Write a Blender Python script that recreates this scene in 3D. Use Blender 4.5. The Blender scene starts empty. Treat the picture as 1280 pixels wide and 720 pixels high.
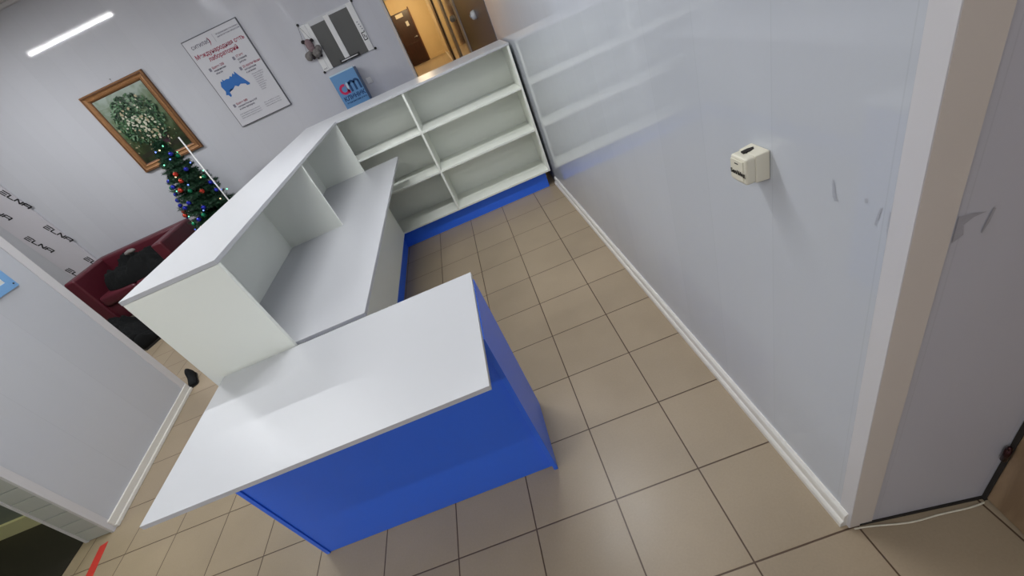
import bpy, bmesh, math, random
from mathutils import Vector, Matrix, noise
random.seed(7)
scene = bpy.context.scene
COL = scene.collection
PI = math.pi

# ------------------------------------------------------------------ materials
def mat(name, col, rough=.5, metal=0., spec=.5, noise_amt=0., noise_scale=8., bump=0., bump_scale=60., emit=None, emit_s=0., trans=0., alpha=1., coat=0.):
    m = bpy.data.materials.new(name); m.use_nodes = True
    nt = m.node_tree; b = nt.nodes['Principled BSDF']
    b.inputs['Base Color'].default_value = (*col, 1)
    b.inputs['Roughness'].default_value = rough
    b.inputs['Metallic'].default_value = metal
    b.inputs['Specular IOR Level'].default_value = spec
    b.inputs['Transmission Weight'].default_value = trans
    b.inputs['Alpha'].default_value = alpha
    b.inputs['Coat Weight'].default_value = coat
    if emit:
        b.inputs['Emission Color'].default_value = (*emit, 1); b.inputs['Emission Strength'].default_value = emit_s
    tc = None
    if noise_amt or bump:
        tc = nt.nodes.new('ShaderNodeTexCoord')
    if noise_amt:
        n = nt.nodes.new('ShaderNodeTexNoise'); n.inputs['Scale'].default_value = noise_scale; n.inputs['Detail'].default_value = 5
        nt.links.new(tc.outputs['Object'], n.inputs['Vector'])
        r = nt.nodes.new('ShaderNodeMapRange'); r.inputs['To Min'].default_value = 1-noise_amt; r.inputs['To Max'].default_value = 1+noise_amt
        nt.links.new(n.outputs['Fac'], r.inputs['Value'])
        mx = nt.nodes.new('ShaderNodeVectorMath'); mx.operation = 'SCALE'; mx.inputs[0].default_value = col
        nt.links.new(r.outputs['Result'], mx.inputs['Scale']); nt.links.new(mx.outputs['Vector'], b.inputs['Base Color'])
    if bump:
        n = nt.nodes.new('ShaderNodeTexNoise'); n.inputs['Scale'].default_value = bump_scale; n.inputs['Detail'].default_value = 4
        nt.links.new(tc.outputs['Object'], n.inputs['Vector'])
        bp = nt.nodes.new('ShaderNodeBump'); bp.inputs['Strength'].default_value = bump; bp.inputs['Distance'].default_value = .01
        nt.links.new(n.outputs['Fac'], bp.inputs['Height']); nt.links.new(bp.outputs['Normal'], b.inputs['Normal'])
    return m

def s(r, g, b):   # sRGB 0-255 -> linear
    f = lambda c: (c/255/12.92) if c/255 <= .04045 else ((c/255+.055)/1.055)**2.4
    return (f(r), f(g), f(b))

def math_node(nt, op, a, b=None):
    n = nt.nodes.new('ShaderNodeMath'); n.operation = op
    for i, v in enumerate((a, b)):
        if v is None: continue
        if isinstance(v, (int, float)): n.inputs[i].default_value = v
        else: nt.links.new(v, n.inputs[i])
    return n.outputs[0]

def tile_mat():
    m = bpy.data.materials.new('floor_tile'); m.use_nodes = True; nt = m.node_tree; b = nt.nodes['Principled BSDF']
    geo = nt.nodes.new('ShaderNodeTexCoord'); sep = nt.nodes.new('ShaderNodeSeparateXYZ'); nt.links.new(geo.outputs['Object'], sep.inputs[0])
    ds, cells = [], []
    for ax in 'XY':
        u = math_node(nt, 'DIVIDE', sep.outputs[ax], .3)
        fl = math_node(nt, 'ROUND', u)
        d = math_node(nt, 'ABSOLUTE', math_node(nt, 'SUBTRACT', u, fl)); ds.append(d)
        cells.append(math_node(nt, 'FLOOR', u))
    dm = math_node(nt, 'MINIMUM', ds[0], ds[1])
    line = nt.nodes.new('ShaderNodeMapRange'); line.interpolation_type = 'SMOOTHSTEP'
    line.inputs['From Min'].default_value = .0055; line.inputs['From Max'].default_value = .0095
    nt.links.new(dm, line.inputs['Value'])
    comb = nt.nodes.new('ShaderNodeCombineXYZ'); nt.links.new(cells[0], comb.inputs[0]); nt.links.new(cells[1], comb.inputs[1])
    wn = nt.nodes.new('ShaderNodeTexWhiteNoise'); nt.links.new(comb.outputs[0], wn.inputs['Vector'])
    nz = nt.nodes.new('ShaderNodeTexNoise'); nz.inputs['Scale'].default_value = 3.5; nz.inputs['Detail'].default_value = 6
    nt.links.new(geo.outputs['Object'], nz.inputs['Vector'])
    nf = nt.nodes.new('ShaderNodeTexNoise'); nf.inputs['Scale'].default_value = 160; nf.inputs['Detail'].default_value = 3
    nt.links.new(geo.outputs['Object'], nf.inputs['Vector'])
    t = math_node(nt, 'ADD', math_node(nt, 'MULTIPLY', wn.outputs['Value'], .10), math_node(nt, 'ADD', math_node(nt, 'MULTIPLY', nz.outputs['Fac'], .30), math_node(nt, 'MULTIPLY', nf.outputs['Fac'], .18)))
    k = math_node(nt, 'ADD', t, .72)
    sc = nt.nodes.new('ShaderNodeVectorMath'); sc.operation = 'SCALE'; sc.inputs[0].default_value = s(156, 140, 118); nt.links.new(k, sc.inputs['Scale'])
    mx = nt.nodes.new('ShaderNodeMix'); mx.data_type = 'RGBA'
    nt.links.new(line.outputs[0], mx.inputs['Factor']); mx.inputs['A'].default_value = (*s(78, 58, 42), 1); nt.links.new(sc.outputs[0], mx.inputs['B'])
    nt.links.new(mx.outputs['Result'], b.inputs['Base Color'])
    rr = math_node(nt, 'ADD', math_node(nt, 'MULTIPLY', nz.outputs['Fac'], .22), .27)
    nt.links.new(rr, b.inputs['Roughness'])
    bp = nt.nodes.new('ShaderNodeBump'); bp.inputs['Strength'].default_value = .5; bp.inputs['Distance'].default_value = .002
    nt.links.new(line.outputs[0], bp.inputs['Height']); nt.links.new(bp.outputs['Normal'], b.inputs['Normal'])
    return m

def pvc_mat(name, col, axis, rough=.13, pitch=.25, off=0., spec=.5):
    """glossy PVC wall boarding: vertical boards along one axis, hairline joints, slight waviness"""
    m = bpy.data.materials.new(name); m.use_nodes = True; nt = m.node_tree; b = nt.nodes['Principled BSDF']
    tc = nt.nodes.new('ShaderNodeTexCoord'); sep = nt.nodes.new('ShaderNodeSeparateXYZ'); nt.links.new(tc.outputs['Object'], sep.inputs[0])
    u = math_node(nt, 'DIVIDE', math_node(nt, 'ADD', sep.outputs[axis], off), pitch)
    d = math_node(nt, 'ABSOLUTE', math_node(nt, 'SUBTRACT', u, math_node(nt, 'ROUND', u)))
    line = nt.nodes.new('ShaderNodeMapRange'); line.inputs['From Min'].default_value = 0; line.inputs['From Max'].default_value = .006
    line.inputs['To Min'].default_value = .90; nt.links.new(d, line.inputs['Value'])
    wn = nt.nodes.new('ShaderNodeTexWhiteNoise'); wn.noise_dimensions = '1D'; nt.links.new(math_node(nt, 'FLOOR', u), wn.inputs['W'])
    mp = nt.nodes.new('ShaderNodeMapping'); nt.links.new(tc.outputs['Object'], mp.inputs['Vector'])
    mp.inputs['Scale'].default_value = (9, 1, 1) if axis == 'X' else (1, 9, 1)
    st = nt.nodes.new('ShaderNodeTexNoise'); st.inputs['Scale'].default_value = 1.4; st.inputs['Detail'].default_value = 3; nt.links.new(mp.outputs[0], st.inputs['Vector'])
    k = math_node(nt, 'MULTIPLY', line.outputs[0], math_node(nt, 'ADD', .965, math_node(nt, 'ADD', math_node(nt, 'MULTIPLY', wn.outputs['Value'], .03), math_node(nt, 'MULTIPLY', st.outputs['Fac'], .03))))
    sc = nt.nodes.new('ShaderNodeVectorMath'); sc.operation = 'SCALE'; sc.inputs[0].default_value = col; nt.links.new(k, sc.inputs['Scale'])
    nt.links.new(sc.outputs[0], b.inputs['Base Color'])
    b.inputs['Roughness'].default_value = rough; b.inputs['Specular IOR Level'].default_value = spec
    wv = nt.nodes.new('ShaderNodeTexNoise'); wv.inputs['Scale'].default_value = 2.2; wv.inputs['Detail'].default_value = 2; nt.links.new(mp.outputs[0], wv.inputs['Vector'])
    bp = nt.nodes.new('ShaderNodeBump'); bp.inputs['Strength'].default_value = .06; bp.inputs['Distance'].default_value = .003
    nt.links.new(wv.outputs['Fac'], bp.inputs['Height']); nt.links.new(bp.outputs['Normal'], b.inputs['Normal'])
    return m

def wood_mat(name, c1, c2, rough=.45, sc=(1, 1, .12)):
    m = bpy.data.materials.new(name); m.use_nodes = True; nt = m.node_tree; b = nt.nodes['Principled BSDF']
    tc = nt.nodes.new('ShaderNodeTexCoord'); mp = nt.nodes.new('ShaderNodeMapping'); mp.inputs['Scale'].default_value = sc
    nt.links.new(tc.outputs['Object'], mp.inputs['Vector'])
    n = nt.nodes.new('ShaderNodeTexNoise'); n.inputs['Scale'].default_value = 22; n.inputs['Detail'].default_value = 7; n.inputs['Distortion'].default_value = .8
    nt.links.new(mp.outputs[0], n.inputs['Vector'])
    r = nt.nodes.new('ShaderNodeValToRGB'); r.color_ramp.elements[0].position = .35; r.color_ramp.elements[1].position = .68
    r.color_ramp.elements[0].color = (*c1, 1); r.color_ramp.elements[1].color = (*c2, 1)
    nt.links.new(n.outputs['Fac'], r.inputs['Fac']); nt.links.new(r.outputs['Color'], b.inputs['Base Color'])
    b.inputs['Roughness'].default_value = rough
    return m

M = {}
M['tile'] = tile_mat()
M['wall_r'] = pvc_mat('pale_blue_grey_pvc', s(191, 195, 203), 'Y', rough=.045, pitch=.25)
M['wall_b'] = pvc_mat('lilac_grey_pvc', s(201, 202, 209), 'X', rough=.05, pitch=.25, off=.1)
M['wall_n'] = pvc_mat('grey_pvc', s(186, 186, 194), 'X', rough=.3, pitch=.25)
M['wall_p'] = pvc_mat('lilac_pvc_pier', s(191, 193, 200), 'Y', rough=.25, pitch=.37)
M['lam'] = mat('white_laminate_toned', s(189, 190, 194), .34, noise_amt=.008, noise_scale=3, bump=.03, bump_scale=900)  # same laminate as the carcass, darkened to offset strong light on flat tops
M['carcass'] = mat('white_laminate_lifted', s(238, 241, 233), .42, noise_amt=.01, noise_scale=3, bump=.03, bump_scale=900)  # same laminate as the worktops, lightened to make up for weak light on uprights
M['edge'] = mat('white_edge_band', s(196, 198, 197), .4)
M['blue'] = mat('blue_laminate', s(50, 112, 240), .32, noise_amt=.015, noise_scale=3, bump=.02, bump_scale=900)
M['trim'] = mat('white_pvc_trim', s(203, 201, 204), .32, noise_amt=.02, noise_scale=5)
M['trim_cream'] = mat('cream_pvc_trim', s(206, 198, 190), .5, noise_amt=.03, noise_scale=6)
M['base'] = mat('white_skirting', s(222, 219, 213), .3, noise_amt=.02, noise_scale=6)
M['ceil'] = mat('ceiling_board', s(222, 222, 220), .9, noise_amt=.05, noise_scale=30, bump=.3, bump_scale=80)
M['black'] = mat('black_plastic', s(22, 21, 22), .5, noise_amt=.2, noise_scale=20)
M['gap'] = mat('dark_gap', s(30, 25, 22), .9, noise_amt=.3, noise_scale=40)
M['cloth_black'] = mat('black_cloth', s(24, 25, 26), .95, noise_amt=.35, noise_scale=14, bump=.6, bump_scale=120, spec=.2)
M['red'] = mat('burgundy_leatherette', s(86, 28, 40), .42, noise_amt=.12, noise_scale=6, bump=.15, bump_scale=50)
M['gold'] = mat('gilt_frame', s(156, 112, 72), .38, metal=.35, noise_amt=.25, noise_scale=25, bump=.4, bump_scale=90)
M['gold_dark'] = mat('brown_frame_edge', s(96, 60, 38), .45, metal=.2, noise_amt=.2, noise_scale=25)
M['cream'] = mat('cream_plastic', s(214, 209, 192), .4, noise_amt=.015, noise_scale=9)
M['wood'] = wood_mat('light_brown_wood', s(126, 102, 78), s(160, 134, 106))
M['tape'] = mat('red_tape', s(190, 52, 44), .5, noise_amt=.1, noise_scale=30)
M['poster'] = mat('poster_paper', s(206, 206, 212), .35, noise_amt=.01)
M['ink'] = mat('dark_ink', s(74, 70, 92), .6, noise_amt=.05)
M['ink_grey'] = mat('grey_ink', s(128, 126, 142), .6, noise_amt=.05)
M['ink_red'] = mat('crimson_ink', s(150, 30, 66), .6, noise_amt=.05)
M['map'] = mat('map_blue', s(38, 104, 180), .5, noise_amt=.06, noise_scale=30)
M['poster_edge'] = mat('grey_poster_rail', s(96, 96, 104), .4, metal=.3, noise_amt=.05)
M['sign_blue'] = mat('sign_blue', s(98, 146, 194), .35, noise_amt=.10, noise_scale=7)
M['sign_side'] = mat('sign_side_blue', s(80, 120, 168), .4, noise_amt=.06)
M['magenta'] = mat('logo_magenta', s(196, 28, 84), .5, noise_amt=.03)
M['navy'] = mat('logo_navy', s(16, 66, 116), .5, noise_amt=.03)
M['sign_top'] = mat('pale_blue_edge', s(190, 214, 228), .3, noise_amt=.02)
M['white'] = mat('white_plastic', s(228, 228, 228), .35, noise_amt=.02)
M['dgrey'] = mat('dark_grey_panel', s(88, 88, 86), .22, noise_amt=.08, noise_scale=5)
M['silver'] = mat('silver_rail', s(176, 177, 180), .3, metal=.5, noise_amt=.04)
M['banner'] = mat('banner_vinyl', s(204, 201, 208), .5, noise_amt=.02, noise_scale=4)
M['blueframe'] = mat('light_blue_frame', s(120, 166, 214), .35, noise_amt=.04)
M['paper'] = mat('white_paper', s(212, 212, 208), .6, noise_amt=.03)
M['fir'] = mat('fir_green', s(20, 62, 38), .6, noise_amt=.4, noise_scale=20)
M['trunk'] = mat('tree_trunk', s(70, 50, 34), .8, noise_amt=.2)
M['ball_blue'] = mat('bauble_blue', s(44, 52, 178), .15, metal=.5, noise_amt=.03)
M['ball_red'] = mat('bauble_red', s(190, 60, 44), .15, metal=.5, noise_amt=.03)
M['ball_green'] = mat('bauble_green', s(24, 130, 92), .15, metal=.5, noise_amt=.03)
M['ball_gold'] = mat('bauble_gold', s(206, 150, 78), .2, metal=.7, noise_amt=.03)
M['cap'] = mat('bauble_cap', s(200, 190, 150), .3, metal=.8, noise_amt=.03)
M['b_g'] = mat('bulb_green', (.2, 1, .6), emit=(.2, 1, .55), emit_s=2.5, noise_amt=.01)
M['b_b'] = mat('bulb_blue', (.2, .3, 1), emit=(.12, .2, 1), emit_s=3, noise_amt=.01)
M['b_w'] = mat('bulb_warm', (1, .8, .5), emit=(1, .72, .4), emit_s=2.5, noise_amt=.01)
M['pink'] = mat('toy_dusty_pink', s(136, 116, 120), .9, noise_amt=.25, noise_scale=40, bump=.5)
M['toy_dark'] = mat('toy_dark_fur', s(44, 38, 40), .95, noise_amt=.4, noise_scale=50, bump=.6)
M['toy_grey'] = mat('toy_grey_fur', s(122, 118, 116), .95, noise_amt=.25, noise_scale=50, bump=.6)
M['corr'] = mat('beige_corridor_wall', s(206, 184, 142), .5, noise_amt=.04, noise_scale=4)
M['door_dark'] = wood_mat('dark_brown_door', s(38, 18, 12), s(58, 28, 20), rough=.3)
M['slat'] = mat('grey_slat', s(176, 178, 174), .35, noise_amt=.02, noise_scale=6)
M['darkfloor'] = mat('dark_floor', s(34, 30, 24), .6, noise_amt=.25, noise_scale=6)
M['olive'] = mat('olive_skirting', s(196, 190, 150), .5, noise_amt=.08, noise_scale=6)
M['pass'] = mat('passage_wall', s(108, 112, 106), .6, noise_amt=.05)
M['scuff'] = mat('scuff_grey', s(168, 171, 180), .5, noise_amt=.10, noise_scale=90)
M['scuff_n'] = mat('scuff_dark_grey', s(160, 159, 166), .5, noise_amt=.10, noise_scale=90)
M['hinge'] = mat('hinge_dark', s(60, 34, 36), .25, metal=.8, noise_amt=.05)
M['panel_dark'] = mat('dark_gloss_panel', s(84, 78, 82), .32, spec=.2, noise_amt=.03, noise_scale=2)
M['tube'] = mat('lamp_tube', (1, 1, 1), emit=(1, .99, .97), emit_s=16, noise_amt=.001)
M['tube_dim'] = mat('lamp_tube_dim', (1, 1, 1), emit=(1, .99, .97), emit_s=1.2, noise_amt=.001)
M['warmlamp'] = mat('warm_lamp_glass', (1, .9, .7), emit=(1, .75, .4), emit_s=12, noise_amt=.001)

def canvas_mat():
    m = bpy.data.materials.new('painted_canvas'); m.use_nodes = True; nt = m.node_tree; b = nt.nodes['Principled BSDF']
    tc = nt.nodes.new('ShaderNodeTexCoord')
    n = nt.nodes.new('ShaderNodeTexNoise'); n.inputs['Scale'].default_value = 9; n.inputs['Detail'].default_value = 6; n.inputs['Distortion'].default_value = 1.2
    nt.links.new(tc.outputs['Object'], n.inputs['Vector'])
    g = nt.nodes.new('ShaderNodeSeparateXYZ'); nt.links.new(tc.outputs['Object'], g.inputs[0])
    zz = nt.nodes.new('ShaderNodeMapRange'); zz.inputs['From Min'].default_value = -.34; zz.inputs['From Max'].default_value = .34; nt.links.new(g.outputs['Z'], zz.inputs['Value'])
    f = math_node(nt, 'ADD', math_node(nt, 'MULTIPLY', n.outputs['Fac'], .55), math_node(nt, 'MULTIPLY', zz.outputs[0], .6))
    r = nt.nodes.new('ShaderNodeValToRGB'); cr = r.color_ramp
    cr.elements[0].position = .22; cr.elements[0].color = (*s(30, 34, 22), 1)
    cr.elements[1].position = .9; cr.elements[1].color = (*s(160, 172, 164), 1)
    e = cr.elements.new(.45); e.color = (*s(58, 70, 40), 1); e = cr.elements.new(.65); e.color = (*s(104, 122, 92), 1)
    nt.links.new(f, r.inputs['Fac']); nt.links.new(r.outputs['Color'], b.inputs['Base Color']); b.inputs['Roughness'].default_value = .35
    return m
M['canvas'] = canvas_mat()

# ------------------------------------------------------------------ geometry helpers
def box(bm, a, b, mi=0):
    x0, y0, z0 = a; x1, y1, z1 = b
    v = [bm.verts.new(p) for p in ((x0,y0,z0),(x1,y0,z0),(x1,y1,z0),(x0,y1,z0),(x0,y0,z1),(x1,y0,z1),(x1,y1,z1),(x0,y1,z1))]
    for f in ((0,3,2,1),(4,5,6,7),(0,1,5,4),(1,2,6,5),(2,3,7,6),(3,0,4,7)):
        fc = bm.faces.new([v[i] for i in f]); fc.material_index = mi
    return v
def prism(bm, pts, z0, z1):
    lo = [bm.verts.new((x, y, z0)) for x, y in pts]; hi = [bm.verts.new((x, y, z1)) for x, y in pts]
    n = len(pts); bm.faces.new(lo[::-1]); bm.faces.new(hi)
    for i in range(n): bm.faces.new((lo[i], lo[(i+1) % n], hi[(i+1) % n], hi[i]))
def cyl(bm, p0, p1, r0, r1=None, n=16, cap=True):
    r1 = r0 if r1 is None else r1; p0 = Vector(p0); p1 = Vector(p1); d = (p1-p0).normalized()
    a = d.orthogonal().normalized(); b = d.cross(a)
    A = [bm.verts.new(p0+(a*math.cos(t)+b*math.sin(t))*r0) for t in (2*PI*i/n for i in range(n))]
    B = [bm.verts.new(p1+(a*math.cos(t)+b*math.sin(t))*r1) for t in (2*PI*i/n for i in range(n))]
    for i in range(n): bm.faces.new((A[i], A[(i+1) % n], B[(i+1) % n], B[i])).smooth = True
    if cap: bm.faces.new(A[::-1]); bm.faces.new(B)
def ball(bm, c, r, sx=1, sy=1, sz=1, seg=20, rings=12):
    m = Matrix.Translation(c) @ Matrix.Diagonal((sx, sy, sz, 1))
    res = bmesh.ops.create_uvsphere(bm, u_segments=seg, v_segments=rings, radius=r, matrix=m)
    for v in res['verts']:
        for f in v.link_faces: f.smooth = True
def obj(name, bm, m, parent=None, bevel=0., loc=None, seg=2):
    bmesh.ops.recalc_face_normals(bm, faces=bm.faces)
    me = bpy.data.meshes.new(name); bm.to_mesh(me); bm.free()
    for x in (m if isinstance(m, (list, tuple)) else [m]): me.materials.append(x)
    o = bpy.data.objects.new(name, me); COL.objects.link(o)
    if loc: o.location = loc
    if parent: o.parent = parent
    if bevel:
        md = o.modifiers.new('bevel', 'BEVEL'); md.width = bevel; md.segments = seg; md.limit_method = 'ANGLE'; md.angle_limit = math.radians(40)
    return o
def B(name, a, b, m, parent=None, bevel=0., seg=2):
    bm = bmesh.new(); box(bm, a, b); return obj(name, bm, m, parent, bevel, seg=seg)
def tag(o, label=None, cat=None, group=None, kind=None):
    if label: o['label'] = label
    if cat: o['category'] = cat
    if group: o['group'] = group
    if kind: o['kind'] = kind
    return o
def thing(name, label, cat, loc=(0,0,0), group=None):
    o = bpy.data.objects.new(name, None); COL.objects.link(o); o.location = loc; o.empty_display_size = .1
    return tag(o, label, cat, group)
def shift(parent, name, bm, m, bevel=0., seg=2):
    """part built in world coordinates under a thing whose Empty stands at its base"""
    bmesh.ops.translate(bm, verts=bm.verts, vec=-parent.location)
    return obj(name, bm, m, parent, bevel, seg=seg)
def PB(parent, name, a, b, m, bevel=0., seg=2):
    bm = bmesh.new(); box(bm, a, b); return shift(parent, name, bm, m, bevel, seg)
def struct(o, label=None):
    o['kind'] = 'structure'
    if label: o['label'] = label
    return o
def text_mesh(name, body, size, m, parent, mtx, depth=.0006, sx=1., align='LEFT', shear=0., bold=0.):
    cu = bpy.data.curves.new(name, 'FONT'); cu.body = body; cu.size = size; cu.align_x = align; cu.extrude = depth/2; cu.shear = shear; cu.offset = bold
    t = bpy.data.objects.new(name, cu); COL.objects.link(t); bpy.context.view_layer.update()
    me = bpy.data.meshes.new_from_object(t.evaluated_get(bpy.context.evaluated_depsgraph_get()))
    bpy.data.objects.remove(t); me.name = name
    me.transform(Matrix.Diagonal((sx, 1, 1, 1)))
    me.materials.clear(); me.materials.append(m)
    o = bpy.data.objects.new(name, me); COL.objects.link(o); o.parent = parent; o.matrix_local = mtx
    return o
def wall_mtx(x, y, z, ang=0.):   # text upright on a wall facing -y
    return Matrix.Translation((x, y, z)) @ Matrix.Rotation(ang, 4, 'Y') @ Matrix.Rotation(PI/2, 4, 'X')

H = 2.93
xw = lambda y: 1.173-.018*y          # face of the right wall

# ------------------------------------------------------------------ setting
bm = bmesh.new(); box(bm, (-6.5, -3.2, -.06), (1.9, 21.2, 0)); struct(obj('floor', bm, M['tile']), 'beige square floor tiles with dark grout')
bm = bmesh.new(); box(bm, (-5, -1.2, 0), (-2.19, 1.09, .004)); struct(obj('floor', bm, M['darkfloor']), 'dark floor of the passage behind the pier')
bm = bmesh.new(); box(bm, (-6.5, -3.2, H), (1.9, 4.6, H+.08)); struct(obj('ceiling', bm, M['ceil']))
bm = bmesh.new(); box(bm, (-1.1, 4.6, 2.6), (1.9, 21.2, 2.68)); struct(obj('ceiling', bm, M['ceil']), 'corridor ceiling')
bm = bmesh.new(); prism(bm, [(xw(-.295), -.295), (1.53, -.333), (1.6, -.2), (1.6, 21.1), (xw(21.1), 21.1)], 0, H); wr = struct(obj('wall_right', bm, M['wall_r']), 'glossy pale grey wall beside the shelves')
# near return wall: thin cladding over the end of the right wall
bm = bmesh.new(); prism(bm, [(xw(-.295)+.002, -.2965), (1.53, -.3345), (1.53, -.330), (xw(-.295)+.002, -.292)], 0, H); wn = struct(obj('wall_near', bm, M['wall_n']))
bm = bmesh.new(); box(bm, (-6.5, 4.5, 0), (.277, 4.6, H)); wb = struct(obj('wall_back', bm, M['wall_b']), 'glossy grey back wall with picture and poster')
bm = bmesh.new(); box(bm, (.277, 4.5, 2.45), (xw(4.5), 4.6, H)); struct(obj('wall_lintel', bm, M['wall_b']))
bm = bmesh.new(); box(bm, (-6.6, 1.9, 0), (-6.5, 4.6, H)); struct(obj('wall_left', bm, M['wall_b']))
bm = bmesh.new(); box(bm, (-6.5, -3.3, 0), (1.9, -3.2, H)); struct(obj('wall_front', bm, M['wall_b']))
bm = bmesh.new(); box(bm, (1.56, -3.2, 0), (1.66, -1.28, H)); struct(obj('wall_right', bm, M['wall_n']))
bm = bmesh.new(); box(bm, (-2.16, -3.2, 0), (-1.98, -.35, H)); struct(obj('wall_left', bm, M['wall_b']))
bm = bmesh.new(); box(bm, (-2.16, -.35, 2.1), (-1.99, .785, H)); struct(obj('wall_lintel', bm, M['wall_b']))
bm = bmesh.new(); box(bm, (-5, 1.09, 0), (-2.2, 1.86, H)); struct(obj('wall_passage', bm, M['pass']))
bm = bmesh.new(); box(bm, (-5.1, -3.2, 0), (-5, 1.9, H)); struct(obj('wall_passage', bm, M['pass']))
bm = bmesh.new(); box(bm, (-5, 1.07, 0.004), (-2.2, 1.09, .10)); struct(obj('baseboard_passage', bm, M['olive']))
# ceiling coving on the back wall
bm = bmesh.new(); box(bm, (-6.5, 4.47, H-.035), (.277, 4.5, H)); struct(obj('trim_1', bm, M['trim'], bevel=.008))

# pier on the left: clad face, slatted end, white corner beads
F0 = (-1.99, .785); F1 = (-2.105, 1.89)
bm = bmesh.new(); prism(bm, [F0, F1, (F1[0]-.176, F1[1]-.02), (-2.166, .785)], 0, H); pier = struct(obj('wall_pier', bm, M['wall_p']), 'lilac grey pier face')
bm = bmesh.new()
for i in range(35):
    z = .006+i*.083
    box(bm, (-2.158, .7785, z), (-1.998, .7855, min(z+.0785, H)))
sl = struct(obj('wall_pier_slats', bm, M['slat'], bevel=.0012, seg=1))
dx, dy = F1[0]-F0[0], F1[1]-F0[1]; L = math.hypot(dx, dy); tx, ty = dx/L, dy/L; nx, ny = ty, -tx   # normal points to +x
def strip(a, b, off, z0, z1, m, name, bev=.004):
    p0 = (F0[0]+tx*a, F0[1]+ty*a); p1 = (F0[0]+tx*b, F0[1]+ty*b)
    bm = bmesh.new(); prism(bm, [p0, (p0[0]+nx*off, p0[1]+ny*off), (p1[0]+nx*off, p1[1]+ny*off), p1], z0, z1)
    return obj(name, bm, m, bevel=bev)
struct(strip(-.002, .032, .003, 0, H, M['trim'], 'trim_2', .001))
struct(strip(L-.06, L+.002, .004, 0, H, M['trim'], 'trim_3', .001))
bm = bmesh.new(); box(bm, (-2.168, .776, 0), (-2.148, .786, H)); struct(obj('trim_4', bm, M['trim'], bevel=.001))
bm = bmesh.new(); box(bm, (-2.004, .776, 0), (-1.987, .786, H)); struct(obj('trim_5', bm, M['trim'], bevel=.001))
bb = strip(.015, L-.01, .022, 0, .022, M['base'], 'baseboard_left', .004); struct(bb)
bm2 = strip(.015, L-.01, .012, .022, .062, M['base'], 'baseboard_left_top', .004); struct(bm2)

# right skirting (two-step profile) with a break near the shelves
def skirt(y0, y1, name):
    bm = bmesh.new()
    prof = [(0, 0), (-.020, 0), (-.020, .018), (-.016, .026), (-.012, .030), (-.012, .052), (-.010, .060), (-.004, .068), (0, .068)]
    A = [bm.verts.new((xw(y0)+u, y0, z)) for u, z in prof]; C = [bm.verts.new((xw(y1)+u, y1, z)) for u, z in prof]
    for i in range(len(prof)): bm.faces.new((A[i], A[(i+1) % len(prof)], C[(i+1) % len(prof)], C[i]))
    bm.faces.new(A[::-1]); bm.faces.new(C)
    return struct(obj(name, bm, M['base']))
skirt(-.290, 2.28, 'baseboard_right'); skirt(2.285, 2.70, 'baseboard_right'); skirt(4.6, 21, 'baseboard_corridor')
# corner bead of the right wall: two legs, white and one coloured cream for its shaded side
bm = bmesh.new(); prism(bm, [(xw(-.262)-.0015, -.262), (xw(-.295)-.0015, -.2985), (xw(-.295)+.003, -.2985), (xw(-.262)+.001, -.262)], 0, H); struct(obj('trim_6', bm, M['trim'], bevel=.0006))
bm = bmesh.new(); prism(bm, [(xw(-.295)+.0005, -.2990), (1.236, -.3045), (1.236, -.302), (xw(-.295)+.0005, -.2965)], 0, H); struct(obj('trim_7', bm, M['trim_cream']))
# dark gap strip at foot of near wall
bm = bmesh.new(); prism(bm, [(1.205, -.3025), (1.52, -.3385), (1.52, -.333), (1.205, -.299)], 0, .010); struct(obj('trim_8', bm, M['gap']))
# door on the far right
bm = bmesh.new(); prism(bm, [(1.514, -.341), (1.424, -1.25), (1.464, -1.255), (1.554, -.345)], .010, 2.06); d1 = struct(obj('door_1', bm, M['wood'], bevel=.003), 'light brown wooden door')
bm = bmesh.new(); box(bm, (1.5105, -.3425, .0), (1.555, -.3335, 2.1)); struct(obj('door_seal', bm, M['gap'], d1))
bm = bmesh.new(); cyl(bm, (1.499, -.341, .215), (1.499, -.341, .262), .0065); cyl(bm, (1.499, -.341, .262), (1.499, -.341, .270), .0065, .003); obj('hinge', bm, M['hinge'], d1)
bm = bmesh.new(); prism(bm, [(1.56, -.35), (1.56, -1.28), (1.66, -1.28), (1.66, -.35)], 0, H); struct(obj('wall_right', bm, M['wall_n']))

# scuffs on the walls (worn marks, children of the wall)
def scuff(pts, wall, side):
    bm = bmesh.new()
    P = []
    for (a, z) in pts:
        P.append(bm.verts.new((xw(a)-.0006, a, z) if side == 'R' else (a, -.2965-(a-1.178)*.1095-.0010, z)))
    bm.faces.new(P); o = obj('scuff_mark', bm, M['scuff'] if side == 'R' else M['scuff_n'], wall); o['label'] = 'grey scuff mark'
scuff([(-.150, 1.040), (-.156, 1.030), (-.160, 1.010), (-.166, 1.001), (-.158, .998), (-.153, 1.005), (-.151, 1.022)], wr, 'R')
scuff([(-.214, 1.026), (-.219, 1.028), (-.221, 1.020), (-.216, 1.018)], wr, 'R')
scuff([(-.243, 1.022), (-.246, 1.020), (-.243, 1.000), (-.239, .992), (-.243, .985), (-.237, .987), (-.239, 1.002)], wr, 'R')
scuff([(-.2585, 1.022), (-.2615, 1.020), (-.2615, .990), (-.259, .978), (-.2590, 1.000)], wr, 'R')
scuff([(1.240, 1.004), (1.262, 1.001), (1.278, .997), (1.262, .994), (1.250, .985), (1.254, .966), (1.240, .955)], wn, 'N')
scuff([(1.286, 1.000), (1.290, .998), (1.287, .975), (1.281, .957), (1.279, .960)], wn, 'N')

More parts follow.
